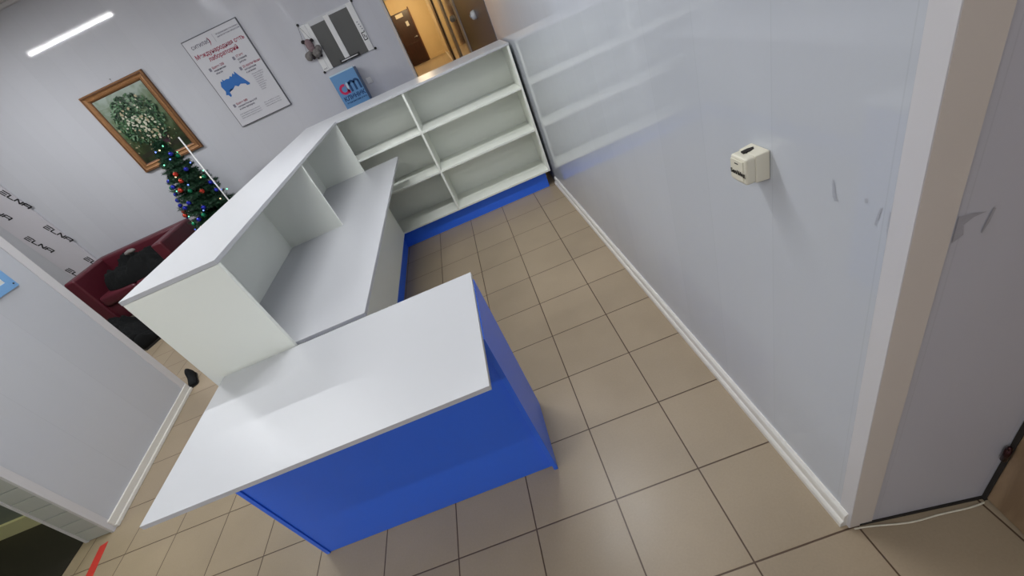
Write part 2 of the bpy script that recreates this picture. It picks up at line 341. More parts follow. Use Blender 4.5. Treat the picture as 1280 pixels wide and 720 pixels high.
# ------------------------------------------------------------------ corridor
bm = bmesh.new(); box(bm, (-1.05, 21, 0), (.9, 21.1, 2.6)); struct(obj('wall_corridor_end', bm, M['corr']))
bm = bmesh.new(); box(bm, (-1.1, 4.6, 0), (-.95, 21, 2.6)); struct(obj('wall_corridor_left', bm, M['corr']))
bm = bmesh.new(); box(bm, (-.0, 20.96, 0), (.8, 21, .12)); struct(obj('baseboard_end', bm, M['corr']))
d2 = struct(B('door_2', (-.80, 20.93, 0), (-.02, 20.99, 2.05), M['door_dark'], bevel=.01), 'dark brown door at the end of the corridor')
B('door_frame', (-.86, 20.95, 0), (-.80, 21.0, 2.11), M['gold_dark'], d2); B('door_frame', (-.02, 20.95, 0), (.03, 21.0, 2.11), M['gold_dark'], d2)
B('door_plate', (-.62, 20.92, 1.86), (-.30, 20.93, 2.0), M['cream'], d2); B('door_notice', (-.32, 20.92, 1.48), (-.20, 20.93, 1.66), M['paper'], d2)
bm = bmesh.new(); cyl(bm, (-.10, 20.88, 1.02), (-.10, 20.93, 1.02), .03); cyl(bm, (-.10, 20.88, 1.02), (-.22, 20.88, 1.02), .012); obj('door_handle', bm, M['silver'], d2)
B('door_panel', (-.70, 20.925, .15), (-.12, 20.93, .85), M['door_dark'], d2, .004)
def rwall_strip(name, y0, y1, z0, z1, off, m):
    bm = bmesh.new(); prism(bm, [(xw(y0), y0), (xw(y0)-off, y0), (xw(y1)-off, y1), (xw(y1), y1)], z0, z1); return struct(obj(name, bm, m))
rwall_strip('trim_9', 6.35, 6.75, 0, 2.6, .02, M['white'])
rwall_strip('trim_10', 14.0, 15.6, 0, 2.6, .03, M['door_dark'])
rwall_strip('trim_11', 9.6, 10.4, 0, 2.6, .02, M['trim_cream'])
rwall_strip('wall_right_panel', 3.35, 6.34, 0, 2.93, .004, M['panel_dark'])
# opening bead on the back wall edge
bm = bmesh.new(); box(bm, (.262, 4.49, 0), (.290, 4.61, 2.45)); struct(obj('trim_13', bm, M['trim_cream'], bevel=.004))
def thermostat(name, y, z, r, label):
    t = thing(name, label, 'wall fitting', (xw(y), y, z))
    bm = bmesh.new(); cyl(bm, (0, 0, 0), (-.035, 0, 0), r, r*.86, 24); ball(bm, (-.035, 0, 0), r*.86, .35, 1, 1); obj('body', bm, M['white'], t)
    bm = bmesh.new(); cyl(bm, (-.045, 0, 0), (-.058, 0, 0), r*.45, r*.35, 16); obj('knob', bm, M['silver'], t)
thermostat('wall_thermostat', 4.30, 1.34, .045, 'round white wall fitting above the shelf top, on the right wall')
thermostat('wall_thermostat', 7.9, 1.31, .05, 'smaller round white fitting beside the pale strip down the corridor')
t = thing('corridor_ceiling_lamp', 'warm glowing round lamp on the corridor ceiling', 'lamp', (-.25, 17.5, 2.6))
bm = bmesh.new(); cyl(bm, (0, 0, 0), (0, 0, -.04), .16, .16, 24); obj('lamp_base', bm, M['white'], t)
bm = bmesh.new(); ball(bm, (0, 0, -.04), .15, 1, 1, .45); obj('lamp_shade', bm, M['warmlamp'], t)

# ------------------------------------------------------------------ reception desk (low, white top, blue body)
t = thing('reception_desk', 'low desk with white worktop and blue body in front of the counter', 'desk', (-.07, .27, 0))
wt = PB(t, 'worktop', (-.578, -.012, .734), (.431, .549, .75), M['lam'], .0012)
PB(t, 'front_panel', (-.554, .205, .002), (.417, .221, .734), M['blue'], .0008)['label'] = 'blue front panel'
PB(t, 'side_panel', (-.571, .200, 0), (-.555, .521, .734), M['blue'], .0008)['label'] = 'blue side panel'
PB(t, 'side_panel', (.418, .186, 0), (.434, .521, .734), M['blue'], .0008)['label'] = 'blue side panel'
PB(t, 'back_rail', (-.554, .500, .60), (.417, .516, .733), M['blue'], .0008)

# ------------------------------------------------------------------ counter with niches
XO, XI, YE, YS, T1 = -.635, -.28, .556, 2.672, 1.152
t = thing('reception_counter', 'tall white counter with open niches, joined to the blue desk', 'counter', (-.45, 1.6, 0))
PB(t, 'counter_top', (XO, YE-.001, T1-.016), (XI, YS, T1), M['lam'], .0012)
PB(t, 'end_panel', (XO+.001, YE, 0), (XI-.001, YE+.016, T1-.017), M['carcass'], .001)
PB(t, 'back_panel', (XO+.004, YE+.016, .142), (XO+.020, YS, T1-.017), M['carcass'])
PB(t, 'divider', (XO+.02, 1.632, .752), (XI-.002, 1.648, T1-.017), M['carcass'], .001)
PB(t, 'divider', (XO+.02, YS-.018, .752), (XI-.002, YS-.002, T1-.017), M['carcass'], .001)
PB(t, 'inner_worktop', (XO+.021, YE+.017, .737), (.006, YS, .753), M['lam'], .0012)
PB(t, 'knee_panel', (-.286, YE+.016, .142), (-.270, YS, .736), M['carcass'], .001)
PB(t, 'plinth', (-.33, YE+.02, 0), (-.312, YS, .141), M['blue'])['label'] = 'blue plinth'
PB(t, 'outer_plinth', (XO+.02, YE+.02, 0), (XO+.036, YS, .141), M['blue'])['label'] = 'blue plinth'
PB(t, 'bottom_board', (XO+.02, YE+.016, .126+.016), (-.286, YS, .158), M['carcass'])

# ------------------------------------------------------------------ shelf unit
XL, XR, YF, YB = -.630, 1.100, 2.676, 3.09
t = thing('shelf_unit', 'open white shelf unit against the right wall on a blue plinth', 'shelf', (.42, 2.9, 0))
PB(t, 'top_board', (XO, YF-.004, T1-.016), (XR+.003, YB+.02, T1), M['lam'], .0012)
PB(t, 'side_panel', (XR-.016, YF, .142), (XR, YB, T1-.0165), M['carcass'], .001)
PB(t, 'side_panel', (XL, YF, .142), (XL+.015, YB, T1-.0165), M['carcass'], .001)
PB(t, 'back_panel', (XL+.016, 3.0, .142), (XR-.016, 3.006, T1-.0165), M['carcass'])
PB(t, 'divider', (.246, YF+.002, .158), (.262, 2.999, T1-.0165), M['carcass'], .001)
PB(t, 'bottom_board', (XL+.016, YF, .142), (XR-.016, 3.0, .1575), M['carcass'], .001)
for z in (.497, .826):
    PB(t, 'shelf', (XL+.0165, YF+.003, z), (.2455, 2.999, z+.016), M['carcass'], .001)
    PB(t, 'shelf', (.2625, YF+.003, z), (XR-.0165, 2.999, z+.016), M['carcass'], .001)
PB(t, 'plinth', (-.311, 2.715, 0), (1.055, 2.731, .1415), M['blue'])['label'] = 'blue plinth'
PB(t, 'plinth_return', (-.33, YS+.001, 0), (-.3115, 2.731, .1415), M['blue'])['label'] = 'blue plinth'
PB(t, 'plinth_return', (1.039, 2.731, 0), (1.055, 3.0, .1415), M['blue'])
PB(t, 'facade', (XO, YB, 0), (XR, YB+.016, T1-.0165), M['blue'], .001)['label'] = 'blue outer facade'

# ------------------------------------------------------------------ cream wall fitting with a slot
y0, y1, z0, z1, dp = .004, .064, .985, 1.050, .050
xx = xw(.03)
t = thing('wall_dispenser', 'small cream plastic dispenser with a dark slot on the right wall', 'dispenser', (xx, (y0+y1)/2, z0))
def rounded(name, a, b, m, bev, parent, hole=None):
    bm = bmesh.new(); v = box(bm, a, b)
    for q in v:   # slight draft towards the front
        if q.co.x < xx-.02: q.co.y = (q.co.y-.034)*.93+.034; q.co.z = (q.co.z-1.015)*.93+1.015
    bmesh.ops.bevel(bm, geom=[e for e in bm.edges if name == 'body' or not all(q.co.x > xx-.036 for q in e.verts)], offset=bev, segments=4, profile=.6, affect='EDGES')
    return shift(parent, name, bm, m)
rounded('body', (xx-.030, y0, z0), (xx, y1, z1), M['cream'], .0035, t)
rounded('front_cover', (xx-dp, y0+.001, z0+.001), (xx-.0308, y1-.0008, z1-.0006), M['cream'], .0075, t)
bm = bmesh.new(); box(bm, (xx-dp-.0018, y0+.012, z0+.010), (xx-dp+.002, y1-.006, z1-.010)); shift(t, 'name_plate', bm, M['cream'], .0012)
bm = bmesh.new(); prism(bm, [(xx-.036, .036), (xx-.035, .046), (xx-.020, .047), (xx-.009, .044), (xx-.013, .036), (xx-.024, .0335)], z1-.004, z1+.0002); shift(t, 'slot', bm, M['gap'])['label'] = 'dark slot'
bm = bmesh.new(); box(bm, (xx-dp-.0022, .031, z1-.019), (xx-dp-.0015, .043, z1-.0165)); shift(t, 'indicator', bm, M['gap'])
text_mesh('lettering', 'БелАМед', .0125, M['gap'], t, Matrix.Translation((-dp-.0024, .0195+.0035, .0235)) @ Matrix.Rotation(-PI/2, 4, 'Z') @ Matrix.Rotation(PI/2, 4, 'X'), sx=.86, bold=.0003)

# ------------------------------------------------------------------ cable by the near wall
cu = bpy.data.curves.new('cable', 'CURVE'); cu.dimensions = '3D'; cu.bevel_depth = .0022; cu.bevel_resolution = 3
pts = [(1.186, -.306, .004), (1.225, -.311, .004), (1.28, -.327, .004), (1.33, -.337, .004), (1.39, -.338, .004), (1.44, -.345, .005), (1.48, -.349, .006), (1.503, -.347, .006)]
sp = cu.splines.new('NURBS'); sp.points.add(len(pts)-1)
for p, q in zip(sp.points, pts): p.co = (*q, 1)
sp.use_endpoint_u = True; sp.order_u = 4; cu.materials.append(M['cream'])
co = bpy.data.objects.new('cable', cu); COL.objects.link(co); bpy.context.view_layer.update()
me = bpy.data.meshes.new_from_object(co.evaluated_get(bpy.context.evaluated_depsgraph_get())); bpy.data.objects.remove(co)
co = bpy.data.objects.new('cable', me); COL.objects.link(co); tag(co, 'thin white cable lying on the floor along the near wall towards the wooden door', 'cable')

# red tape on the floor
bm = bmesh.new(); prism(bm, [(-2.030, .715), (-1.988, .728), (-1.905, .38), (-1.962, .38)], 0.0002, .0012)
tag(obj('floor_tape', bm, M['tape']), 'strip of red tape stuck to the floor tiles by the left pier', 'tape')

# ------------------------------------------------------------------ picture
cx, cz, w, h = -2.545, 1.70, .715, .815
t = thing('framed_painting', 'flower painting in a wide gilt frame above the burgundy sofa', 'painting', (cx, 4.5, cz-h/2))
Yw = 4.5
def frame_ring(bm, cx, cz, prof, w, h):
    """mitred moulding; prof = (inset from outer edge, distance from the wall)"""
    rows = []
    for ins, dd in prof:
        rows.append([bm.verts.new((cx+sx*(w/2-ins), Yw-dd, cz+sz*(h/2-ins))) for sx, sz in ((-1,-1),(1,-1),(1,1),(-1,1))])
    for a, b in zip(rows, rows[1:]):
        for i in range(4): bm.faces.new((a[i], a[(i+1) % 4], b[(i+1) % 4], b[i]))
    return rows
bm = bmesh.new(); frame_ring(bm, cx, cz, [(0, .004), (0, .030), (.006, .036), (.016, .034), (.030, .024), (.044, .022), (.054, .030), (.062, .026), (.068, .018), (.068, .008)], w, h); shift(t, 'frame', bm, M['gold'])
bm = bmesh.new(); frame_ring(bm, cx, cz, [(.066, .010), (.066, .021), (.074, .018), (.076, .010)], w, h); shift(t, 'frame_liner', bm, M['gold_dark'])
bm = bmesh.new(); frame_ring(bm, cx, cz, [(.012, .030), (.012, .0375), (.018, .0375), (.018, .030)], w, h); shift(t, 'frame_bead', bm, M['gold_dark'])
bm = bmesh.new(); frame_ring(bm, cx, cz, [(-.003, .002), (-.003, .012), (.002, .012), (.002, .002)], w, h); shift(t, 'frame_back_edge', bm, M['gold_dark'])
bm = bmesh.new(); box(bm, (-.282, -.004, -.334), (.282, .004, .334)); cv = obj('canvas', bm, M['canvas'], t); cv.location = (0, -.014, h/2)
# painted bouquet: flat dabs of paint lying on the canvas
paint = [mat('paint_'+n, c, .4, noise_amt=.1, noise_scale=30) for n, c in (('dark_leaf', s(34, 62, 42)), ('leaf', s(70, 108, 72)), ('sage', s(120, 150, 120)), ('petal', s(196, 196, 176)), ('cream_petal', s(176, 164, 134)), ('vase', s(70, 44, 56)), ('table', s(44, 44, 32)))]
rnd = random.Random(3)
def dab(bm, x, z, r, asp, ang, lay, mi):
    n = 9; vs = []
    for i in range(n):
        a = 2*PI*i/n; rr = r*(1+.22*rnd.uniform(-1, 1)); u = math.cos(a)*rr; v = math.sin(a)*rr*asp
        vs.append(bm.verts.new((x+u*math.cos(ang)-v*math.sin(ang), -.0185-lay*.00006, h/2+z+u*math.sin(ang)+v*math.cos(ang))))
    f = bm.faces.new(vs); f.material_index = mi
bm = bmesh.new(); lay = 0
def clampd(x, z, r): return max(-.27+r, min(.27-r, x)), max(-.325+r, min(.325-r, z))
for i in range(10): x, z = clampd(rnd.uniform(-.27, .27), rnd.uniform(-.32, -.25), .06); dab(bm, x, z, .05, .4, 0, lay, 6); lay += 1
dab(bm, .075, -.17, .06, 1.25, 0, lay, 5); lay += 1
for i in range(900):
    a = rnd.uniform(0, 2*PI); rr = rnd.random()**.6
    x, z = clampd(.0+.25*rr*math.cos(a), .045+.25*rr*math.sin(a), .02)
    dab(bm, x, z, rnd.uniform(.009, .024), .38, rnd.uniform(0, PI), lay*.4, rnd.choice((0, 0, 0, 1, 1, 2))); lay += 1
for i in range(85):
    x, z = clampd(rnd.gauss(.0, .085), rnd.gauss(.03, .085), .02)
    dab(bm, x, z, rnd.uniform(.007, .017), .8, rnd.uniform(0, PI), lay*.4, rnd.choice((3, 3, 4))); lay += 1
for i in range(60):
    x, z = clampd(rnd.gauss(0, .11), rnd.uniform(-.27, -.1), .02)
    dab(bm, x, z, rnd.uniform(.006, .014), .5, rnd.uniform(0, PI), lay*.4, rnd.choice((0, 1, 4, 6))); lay += 1
obj('painted_bouquet', bm, paint, t)
bm = bmesh.new(); cyl(bm, (.03, -.004, h+.0), (.03, -.004, h+.035), .0015, n=6); cyl(bm, (.03, -.0, h+.035), (.03, -.012, h+.035), .006, n=10); obj('hanging_hook', bm, M['silver'], t)

# ------------------------------------------------------------------ poster
px0, px1, pz0, pz1 = -1.682, -1.088, 1.305, 2.148
pw, ph = px1-px0, pz1-pz0
t = thing('wall_poster', 'white information poster with a blue map on the back wall', 'poster', ((px0+px1)/2, 4.5, pz0))
PB(t, 'board', (px0, 4.482, pz0), (px1, 4.4995, pz1), M['poster'])
for nm, a, b in (('edge_rail', (px0-.004, 4.480, pz1-.004), (px1+.004, 4.4995, pz1+.004)), ('edge_rail', (px1-.002, 4.480, pz0), (px1+.006, 4.4995, pz1)), ('edge_rail', (px0, 4.480, pz0-.006), (px1+.004, 4.4995, pz0)), ('edge_rail', (px0-.004, 4.480, pz0), (px0, 4.4995, pz1))):
    PB(t, nm, a, b, M['poster_edge'])
def ptext(body, x, z, size, m, **k):
    return text_mesh('printed_text', body, size, m, t, wall_mtx(x-(px0+px1)/2, -.0190, z-pz0), **k)
ptext('ситилаб', -1.632, 2.062, .052, M['ink'])
ptext(')', -1.445, 2.055, .075, M['ink_red'])
bm = bmesh.new(); box(bm, (-1.376, 4.4812, 2.045), (-1.374, 4.482, 2.115)); shift(t, 'printed_rule', bm, M['ink_grey'])
ptext('Международная сеть клинико-', -1.342, 2.092, .0165, M['ink_grey'], bold=.0003)
ptext('диагностических лабораторий', -1.342, 2.070, .0165, M['ink_grey'], bold=.0003)
ptext('Международная сеть', -1.383, 1.978, .052, M['ink_red'], align='CENTER', bold=.0009)
ptext('лабораторий', -1.383, 1.925, .052, M['ink_red'], align='CENTER', bold=.0009)
for x, z, ls in ((-1.575, 1.860, ('Более 250', 'медицинских', 'офисов')), (-1.300, 1.865, ('17 лет', 'успешной', 'работы')), (-1.300, 1.765, ('22 крупнейших', 'лаборатории', 'в регионах')), (-1.590, 1.500, ('Более 500', 'городов России и СНГ', 'в сети партнеров'))):
    for k, q in enumerate(ls): ptext(q, x, z-k*.026, .028 if k == 0 else .021, M['ink_red'] if k == 0 else M['ink'], bold=.0005)
    bm = bmesh.new(); box(bm, (x-.038, 4.4812, z-.012), (x-.014, 4.482, z+.018)); shift(t, 'printed_icon', bm, M['ink_grey'])
for k in range(9): ptext(('Москва и область', 'Санкт-Петербург', 'Екатеринбург', 'Новосибирск', 'Краснодар', 'Самара и Уфа', 'Волгоград', 'Воронеж', 'Казань')[k], -1.262, 1.682-k*.019, .0145, M['ink_grey'])
for k in range(3): ptext('Взятие анализов и выдача результатов', -1.625, 1.405-k*.020, .0125, M['ink_grey']); ptext('Запись на прием по телефону', -1.325, 1.415-k*.020, .0125, M['ink_grey'])
mp = [(-1.585, 1.745), (-1.570, 1.735), (-1.560, 1.757), (-1.548, 1.738), (-1.520, 1.742), (-1.492, 1.735), (-1.470, 1.752), (-1.455, 1.740), (-1.430, 1.765), (-1.418, 1.748), (-1.405, 1.775), (-1.380, 1.720), (-1.352, 1.668), (-1.330, 1.628), (-1.340, 1.618), (-1.368, 1.622), (-1.375, 1.640), (-1.420, 1.655), (-1.455, 1.642), (-1.480, 1.662), (-1.520, 1.640), (-1.545, 1.652), (-1.570, 1.628), (-1.572, 1.598), (-1.590, 1.585), (-1.600, 1.612), (-1.622, 1.618), (-1.600, 1.650), (-1.612, 1.700)]
bm = bmesh.new(); vs = [bm.verts.new((x, 4.4812, z)) for x, z in mp]; f = bm.faces.new(vs); bmesh.ops.triangulate(bm, faces=[f]); shift(t, 'printed_map', bm, M['map'])

# ------------------------------------------------------------------ board with two grey panels, black corner knobs
t = thing('notice_board', 'white framed board with two dark grey panels and black corner knobs', 'board', (-.29, 4.5, 1.43))
PB(t, 'back_board', (-.585, 4.490, 1.437), (.000, 4.4995, 1.878), M['silver'])
PB(t, 'side_strip', (-.585, 4.484, 1.437), (-.528, 4.4905, 1.870), M['white'], .002)
PB(t, 'side_strip', (-.065, 4.484, 1.437), (-.004, 4.4905, 1.878), M['white'], .002)
PB(t, 'inner_strip', (-.527, 4.486, 1.437), (-.484, 4.4905, 1.866), M['white'], .002)
PB(t, 'mullion', (-.322, 4.482, 1.437), (-.268, 4.4905, 1.866), M['white'], .002)
PB(t, 'grey_panel', (-.483, 4.487, 1.437), (-.323, 4.4905, 1.834), M['dgrey'])
PB(t, 'grey_panel', (-.267, 4.487, 1.437), (-.066, 4.4905, 1.852), M['dgrey'])
for x, z in ((-.588, 1.886), (.006, 1.880), (.010, 1.437), (-.588, 1.434)):
    bm = bmesh.new(); cyl(bm, (x, 4.4995, z), (x, 4.478, z), .013, .011, 14); shift(t, 'corner_knob', bm, M['black'], .002)
bm = bmesh.new(); box(bm, (-.372, 4.470, 1.440), (-.175, 4.486, 1.452)); box(bm, (-.372, 4.470, 1.462), (-.175, 4.486, 1.470)); box(bm, (-.385, 4.472, 1.437), (-.372, 4.486, 1.474)); box(bm, (-.175, 4.472, 1.437), (-.162, 4.486, 1.474)); shift(t, 'pen_tray', bm, M['black'], .002)
bm = bmesh.new(); box(bm, (-.368, 4.474, 1.453), (-.182, 4.484, 1.461)); shift(t, 'tray_insert', bm, M['white'])
bm = bmesh.new()
for a, b in (((-.052, 1.535), (-.044, 1.610)), ((-.052, 1.602), (-.012, 1.610)), ((-.052, 1.535), (-.012, 1.543)), ((-.020, 1.535), (-.012, 1.575)), ((-.036, 1.560), (-.028, 1.590))): box(bm, (a[0], 4.4832, a[1]), (b[0], 4.484, b[1]))
shift(t, 'printed_mark', bm, M['black'])
bm = bmesh.new()
for k in range(5): box(bm, (-.045+.006*k, 4.4832, 1.70-.022*k), (-.030+.006*k, 4.484, 1.708-.022*k))
shift(t, 'printed_mark', bm, M['ink_grey'])
bm = bmesh.new()
for k in range(4): box(bm, (-.575+.01*k, 4.4832, 1.452), (-.571+.01*k, 4.484, 1.462+.004*(k % 2)))
shift(t, 'printed_mark', bm, M['ink'])

# hanging soft toy
t = thing('soft_toy', 'small soft toy on strings hanging from the notice board corner', 'toy', (-.60, 4.5, 1.57))
def TB(name, parts, m):
    bm = bmesh.new()
    for c, r, sc in parts: ball(bm, c, r*1.22, *sc, seg=16, rings=10)
    bmesh.ops.translate(bm, verts=bm.verts, vec=-Vector(t.location))
    for v in bm.verts:
        v.co += v.normal*0 + noise.noise_vector(v.co*60)*.004
    return obj(name, bm, m, t)
Y0 = 4.452
TB('body', [((-.575, Y0, 1.700), .034, (1, .8, 1.35)), ((-.572, Y0, 1.668), .03, (1, .8, 1))], M['pink'])
TB('head', [((-.545, Y0-.004, 1.615), .036, (1.05, .85, 1)), ((-.528, Y0-.02, 1.608), .018, (1, 1, .8))], M['toy_grey'])
TB('arm', [((-.617, Y0, 1.742), .015, (1.2, .9, 1)), ((-.600, Y0, 1.725), .013, (1, .9, 1.5))], M['toy_dark'])
TB('arm', [((-.532, Y0, 1.728), .014, (1.2, .9, 1)), ((-.548, Y0, 1.715), .013, (1, .9, 1.5))], M['toy_dark'])
TB('leg', [((-.640, Y0, 1.612), .030, (1, .8, 1.1)), ((-.618, Y0, 1.635), .020, (1.2, .8, .9))], M['toy_grey'])
TB('leg', [((-.512, Y0, 1.648), .024, (1, .8, .9)), ((-.500, Y0, 1.632), .018, (1, .8, 1))], M['toy_grey'])
TB('ear', [((-.575, Y0, 1.640), .016, (1, .6, 1)), ((-.600, Y0, 1.598), .016, (1, .7, 1.4)), ((-.560, Y0, 1.585), .012, (1, .7, 1.6)), ((-.520, Y0, 1.588), .012, (1, .7, 1.5))], M['toy_dark'])
bm = bmesh.new(); cyl(bm, (-.588, 4.478, 1.886), (-.617, Y0, 1.745), .0013, n=5); cyl(bm, (-.588, 4.478, 1.886), (-.532, Y0, 1.735), .0013, n=5); cyl(bm, (-.588, 4.478, 1.886), (-.640, Y0, 1.64), .0011, n=5); shift(t, 'string', bm, M['black'])

# ------------------------------------------------------------------ blue clinic display
t = thing('display_stand', 'blue box shaped display stand with logo behind the shelf unit', 'display stand', (-.38, 4.4, 0))
x0, x1 = -.532, -.262
bm = bmesh.new(); box(bm, (x0, 4.30, 0), (x1, 4.302, 1.383)); shift(t, 'front_sheet', bm, M['sign_blue'])
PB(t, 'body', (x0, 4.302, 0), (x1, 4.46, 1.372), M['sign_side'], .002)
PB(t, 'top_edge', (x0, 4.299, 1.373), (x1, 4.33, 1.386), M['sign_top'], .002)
def dtext(body, x, z, size, m, **k): return text_mesh('logo_lettering', body, size, m, t, wall_mtx(x+.38, -.1012, z), **k)
bm = bmesh.new()
def ring(bm, cx, cz, r0, r1, a0, a1, y, n=22):
    prev = None
    for i in range(n+1):
        a = a0+(a1-a0)*i/n
        cur = [bm.verts.new((cx+r*math.cos(a), yy, cz+r*math.sin(a))) for r in (r0, r1) for yy in (y, y-.0012)]
        if prev:
            for p, q in ((0, 1), (1, 3), (3, 2), (2, 0)): bm.faces.new((prev[p], prev[q], cur[q], cur[p]))
        prev = cur
ring(bm, -.452, 1.225, .028, .052, .35*PI, 2.0*PI, 4.2995); box(bm, (-.424, 4.2983, 1.175), (-.402, 4.2995, 1.262)); shift(t, 'logo_letter', bm, M['magenta'])
bm = bmesh.new(); box(bm, (-.392, 4.2983, 1.178), (-.370, 4.2995, 1.276)); box(bm, (-.342, 4.2983, 1.178), (-.320, 4.2995, 1.262)); box(bm, (-.292, 4.2983, 1.178), (-.271, 4.2995, 1.258))
ring(bm, -.356, 1.248, .014, .035, 0, PI, 4.2995); ring(bm, -.306, 1.248, .014, .035, 0, PI, 4.2995); shift(t, 'logo_letter', bm, M['navy'])
bm = bmesh.new(); vs = [bm.verts.new((x, 4.2980, z)) for x, z in ((-.418, 1.265), (-.404, 1.282), (-.396, 1.262), (-.398, 1.230), (-.408, 1.205), (-.420, 1.225))]; bm.faces.new(vs); shift(t, 'logo_leaf', bm, M['sign_top'])
dtext('КЛИНИК', -.508, 1.118, .056, M['navy'], sx=1.0, bold=.0022)
dtext('медицинский центр', -.500, 1.088, .024, M['navy'], bold=.0004)

# white plate standing in for a pale reflection near the display
t = thing('wall_reflection_plate', 'small white plate added for a pale wall reflection right of the blue display stand', 'reflection plate', (-.205, 4.5, 1.155))
PB(t, 'plate', (-.235, 4.491, 1.165), (-.175, 4.4995, 1.225), M['white'], .004)
bm = bmesh.new(); cyl(bm, (-.205, 4.4915, 1.195), (-.205, 4.486, 1.195), .018, .017, 24); shift(t, 'reflection_disc', bm, M['white'])

# ------------------------------------------------------------------ banner with ELNA marks
t = thing('press_banner', 'white banner with repeated black lettering leaning left of the sofa', 'banner', (-4.40, 4.46, 0))
def bquad(z): # right edge x at height z
    return -4.278+(1.751-z)*.0915
bm = bmesh.new(); pts = [(bquad(0)-.405, 0), (bquad(0), 0), (bquad(2.0), 2.0), (bquad(2.0)-.435, 2.0)]
lo = [bm.verts.new((x, 4.475, z)) for x, z in pts]; hi = [bm.verts.new((x, 4.494, z)) for x, z in pts]
bm.faces.new(lo); bm.faces.new(hi[::-1])
for i in range(4): bm.faces.new((lo[i], hi[i], hi[(i+1) % 4], lo[(i+1) % 4]))
shift(t, 'sheet', bm, M['banner'], .001)
def glyphs():
    q = []
    def bar(x0, z0, x1, z1, w=.0125): q.append((x0, z0, x1, z1, w))
    bar(0, .044, .055, .044); bar(0, .022, .046, .022); bar(0, 0, .050, 0); bar(.0, 0, .004, .022, .006)     # E
    bar(.066, .044, .063, .0); bar(.063, 0, .108, 0)                                  # L
    bar(.118, 0, .122, .044); bar(.122, .044, .162, 0); bar(.162, 0, .166, .044)       # N
    bar(.178, 0, .182, .040); bar(.182, .044, .232, .044); bar(.232, .044, .230, 0); bar(.182, .018, .230, .018)  # A
    return q
def elna(x, z, ang, sc):
    bm = bmesh.new(); ca, sa = math.cos(ang), math.sin(ang)
    for a, b, c, d, w in glyphs():
        p = Vector((a, b)); q = Vector((c, d)); u = (q-p).normalized()*.002; n = Vector((-u.y, u.x)).normalized()*w*.5
        vs = []
        for g in (p-u-n, q+u-n, q+u+n, p-u+n):
            g = Vector((g.x+g.y*.25, g.y))*sc
            vs.append(bm.verts.new((x+g.x*ca-g.y*sa, 4.4745, z+g.x*sa+g.y*ca)))
        bm.faces.new(vs)
    shift(t, 'printed_logo', bm, M['black'])
A_ = math.radians(-71)
for x, z in ((-4.348, 1.700), (-4.318, 1.235), (-4.600, 1.215), (-4.286, .765), (-4.580, .735), (-4.378, 2.17), (-4.628, 1.680)): elna(x, z, A_, 1.12)

# ------------------------------------------------------------------ sofa
t = thing('sofa', 'burgundy two seat sofa against the back wall below the painting', 'sofa', (-3.5, 4.1, 0))
def soft(name, a, b, m, bev):
    bm = bmesh.new(); box(bm, a, b); o = shift(t, name, bm, m, bev, 4)
    for p in o.data.polygons: p.use_smooth = True
    return o
sx0, sx1, sy0, sy1 = -4.07, -2.86, 3.78, 4.43
soft('base', (sx0+.02, sy0+.03, .10), (sx1-.02, sy1-.02, .30), M['red'], .02)
soft('backrest', (sx0, sy1-.16, .12), (sx1, sy1, .715), M['red'], .03)
bm = bmesh.new()
for side in (0, 1):
    xa = sx0 if side == 0 else sx1-.13
    bm = bmesh.new(); v = box(bm, (xa, sy0, .10), (xa+.13, sy1-.12, .712))
    for q in v:
        if q.co.y < 4 and q.co.z > .5: q.co.z -= .004
    o = shift(t, 'armrest', bm, M['red'], .025, 4)
soft('seat_cushion', (sx0+.135, sy0+.01, .30), ((sx0+sx1)/2-.003, sy1-.165, .43), M['red'], .035)
soft('seat_cushion', ((sx0+sx1)/2+.003, sy0+.01, .30), (sx1-.135, sy1-.165, .43), M['red'], .035)
for x in (sx0+.07, sx1-.07):
    for y in (sy0+.07, sy1-.07):
        bm = bmesh.new(); cyl(bm, (x, y, 0), (x, y, .11), .018, .024, 14); shift(t, 'leg', bm, M['black'])

def lump(name, cx, cy, z0, w, d, hh, label, cat, seed, rot=0., m='cloth_black', n=64, back=0.):
    """crumpled heap of cloth: closed height field"""
    bm = bmesh.new(); top = {}; bot = {}
    so = Vector((seed*3.1, seed*1.7, 0))
    for i in range(n+1):
        for j in range(n+1):
            u = i/n*2-1; v = j/n*2-1
            R_ = math.sqrt(u*u+v*v); sq = max(abs(u), abs(v)); k = sq/R_ if R_ > 1e-6 else 1
            U, V = u*k, v*k
            wob = 1+.20*noise.noise(Vector((U*1.4, V*1.4, seed)))
            x, y = U*w/2*wob, V*d/2*wob
            rr = min(1, math.hypot(U, V))
            prof = (1-rr**2.6)**.7 if rr < 1 else 0
            nz = .65+.55*noise.noise(Vector((x*5, y*5, 0))+so)+.25*abs(noise.noise(Vector((x*13, y*13, 2))+so))+.12*noise.noise(Vector((x*30, y*30, 5))+so)
            z = hh*prof*max(.15, nz)+back*max(0, V)*prof
            top[i, j] = bm.verts.new((x*math.cos(rot)-y*math.sin(rot), x*math.sin(rot)+y*math.cos(rot), z+.004))
    for i in range(n):
        for j in range(n):
            f = bm.faces.new((top[i, j], top[i+1, j], top[i+1, j+1], top[i, j+1])); f.smooth = True
    border = [top[i, 0] for i in range(n+1)]+[top[n, j] for j in range(1, n+1)]+[top[i, n] for i in range(n-1, -1, -1)]+[top[0, j] for j in range(n-1, 0, -1)]
    lowr = [bm.verts.new((v.co.x, v.co.y, 0)) for v in border]
    for i in range(len(border)): bm.faces.new((border[i], border[(i+1) % len(border)], lowr[(i+1) % len(border)], lowr[i]))
    bm.faces.new(lowr)
    o = obj(name, bm, M[m]); o.location = (cx, cy, z0); tag(o, label, cat); return o
jk = lump('black_jacket', -3.44, 4.0, .432, .92, .40, .27, 'crumpled black jacket thrown over the seat of the burgundy sofa', 'jacket', 4, back=.10)
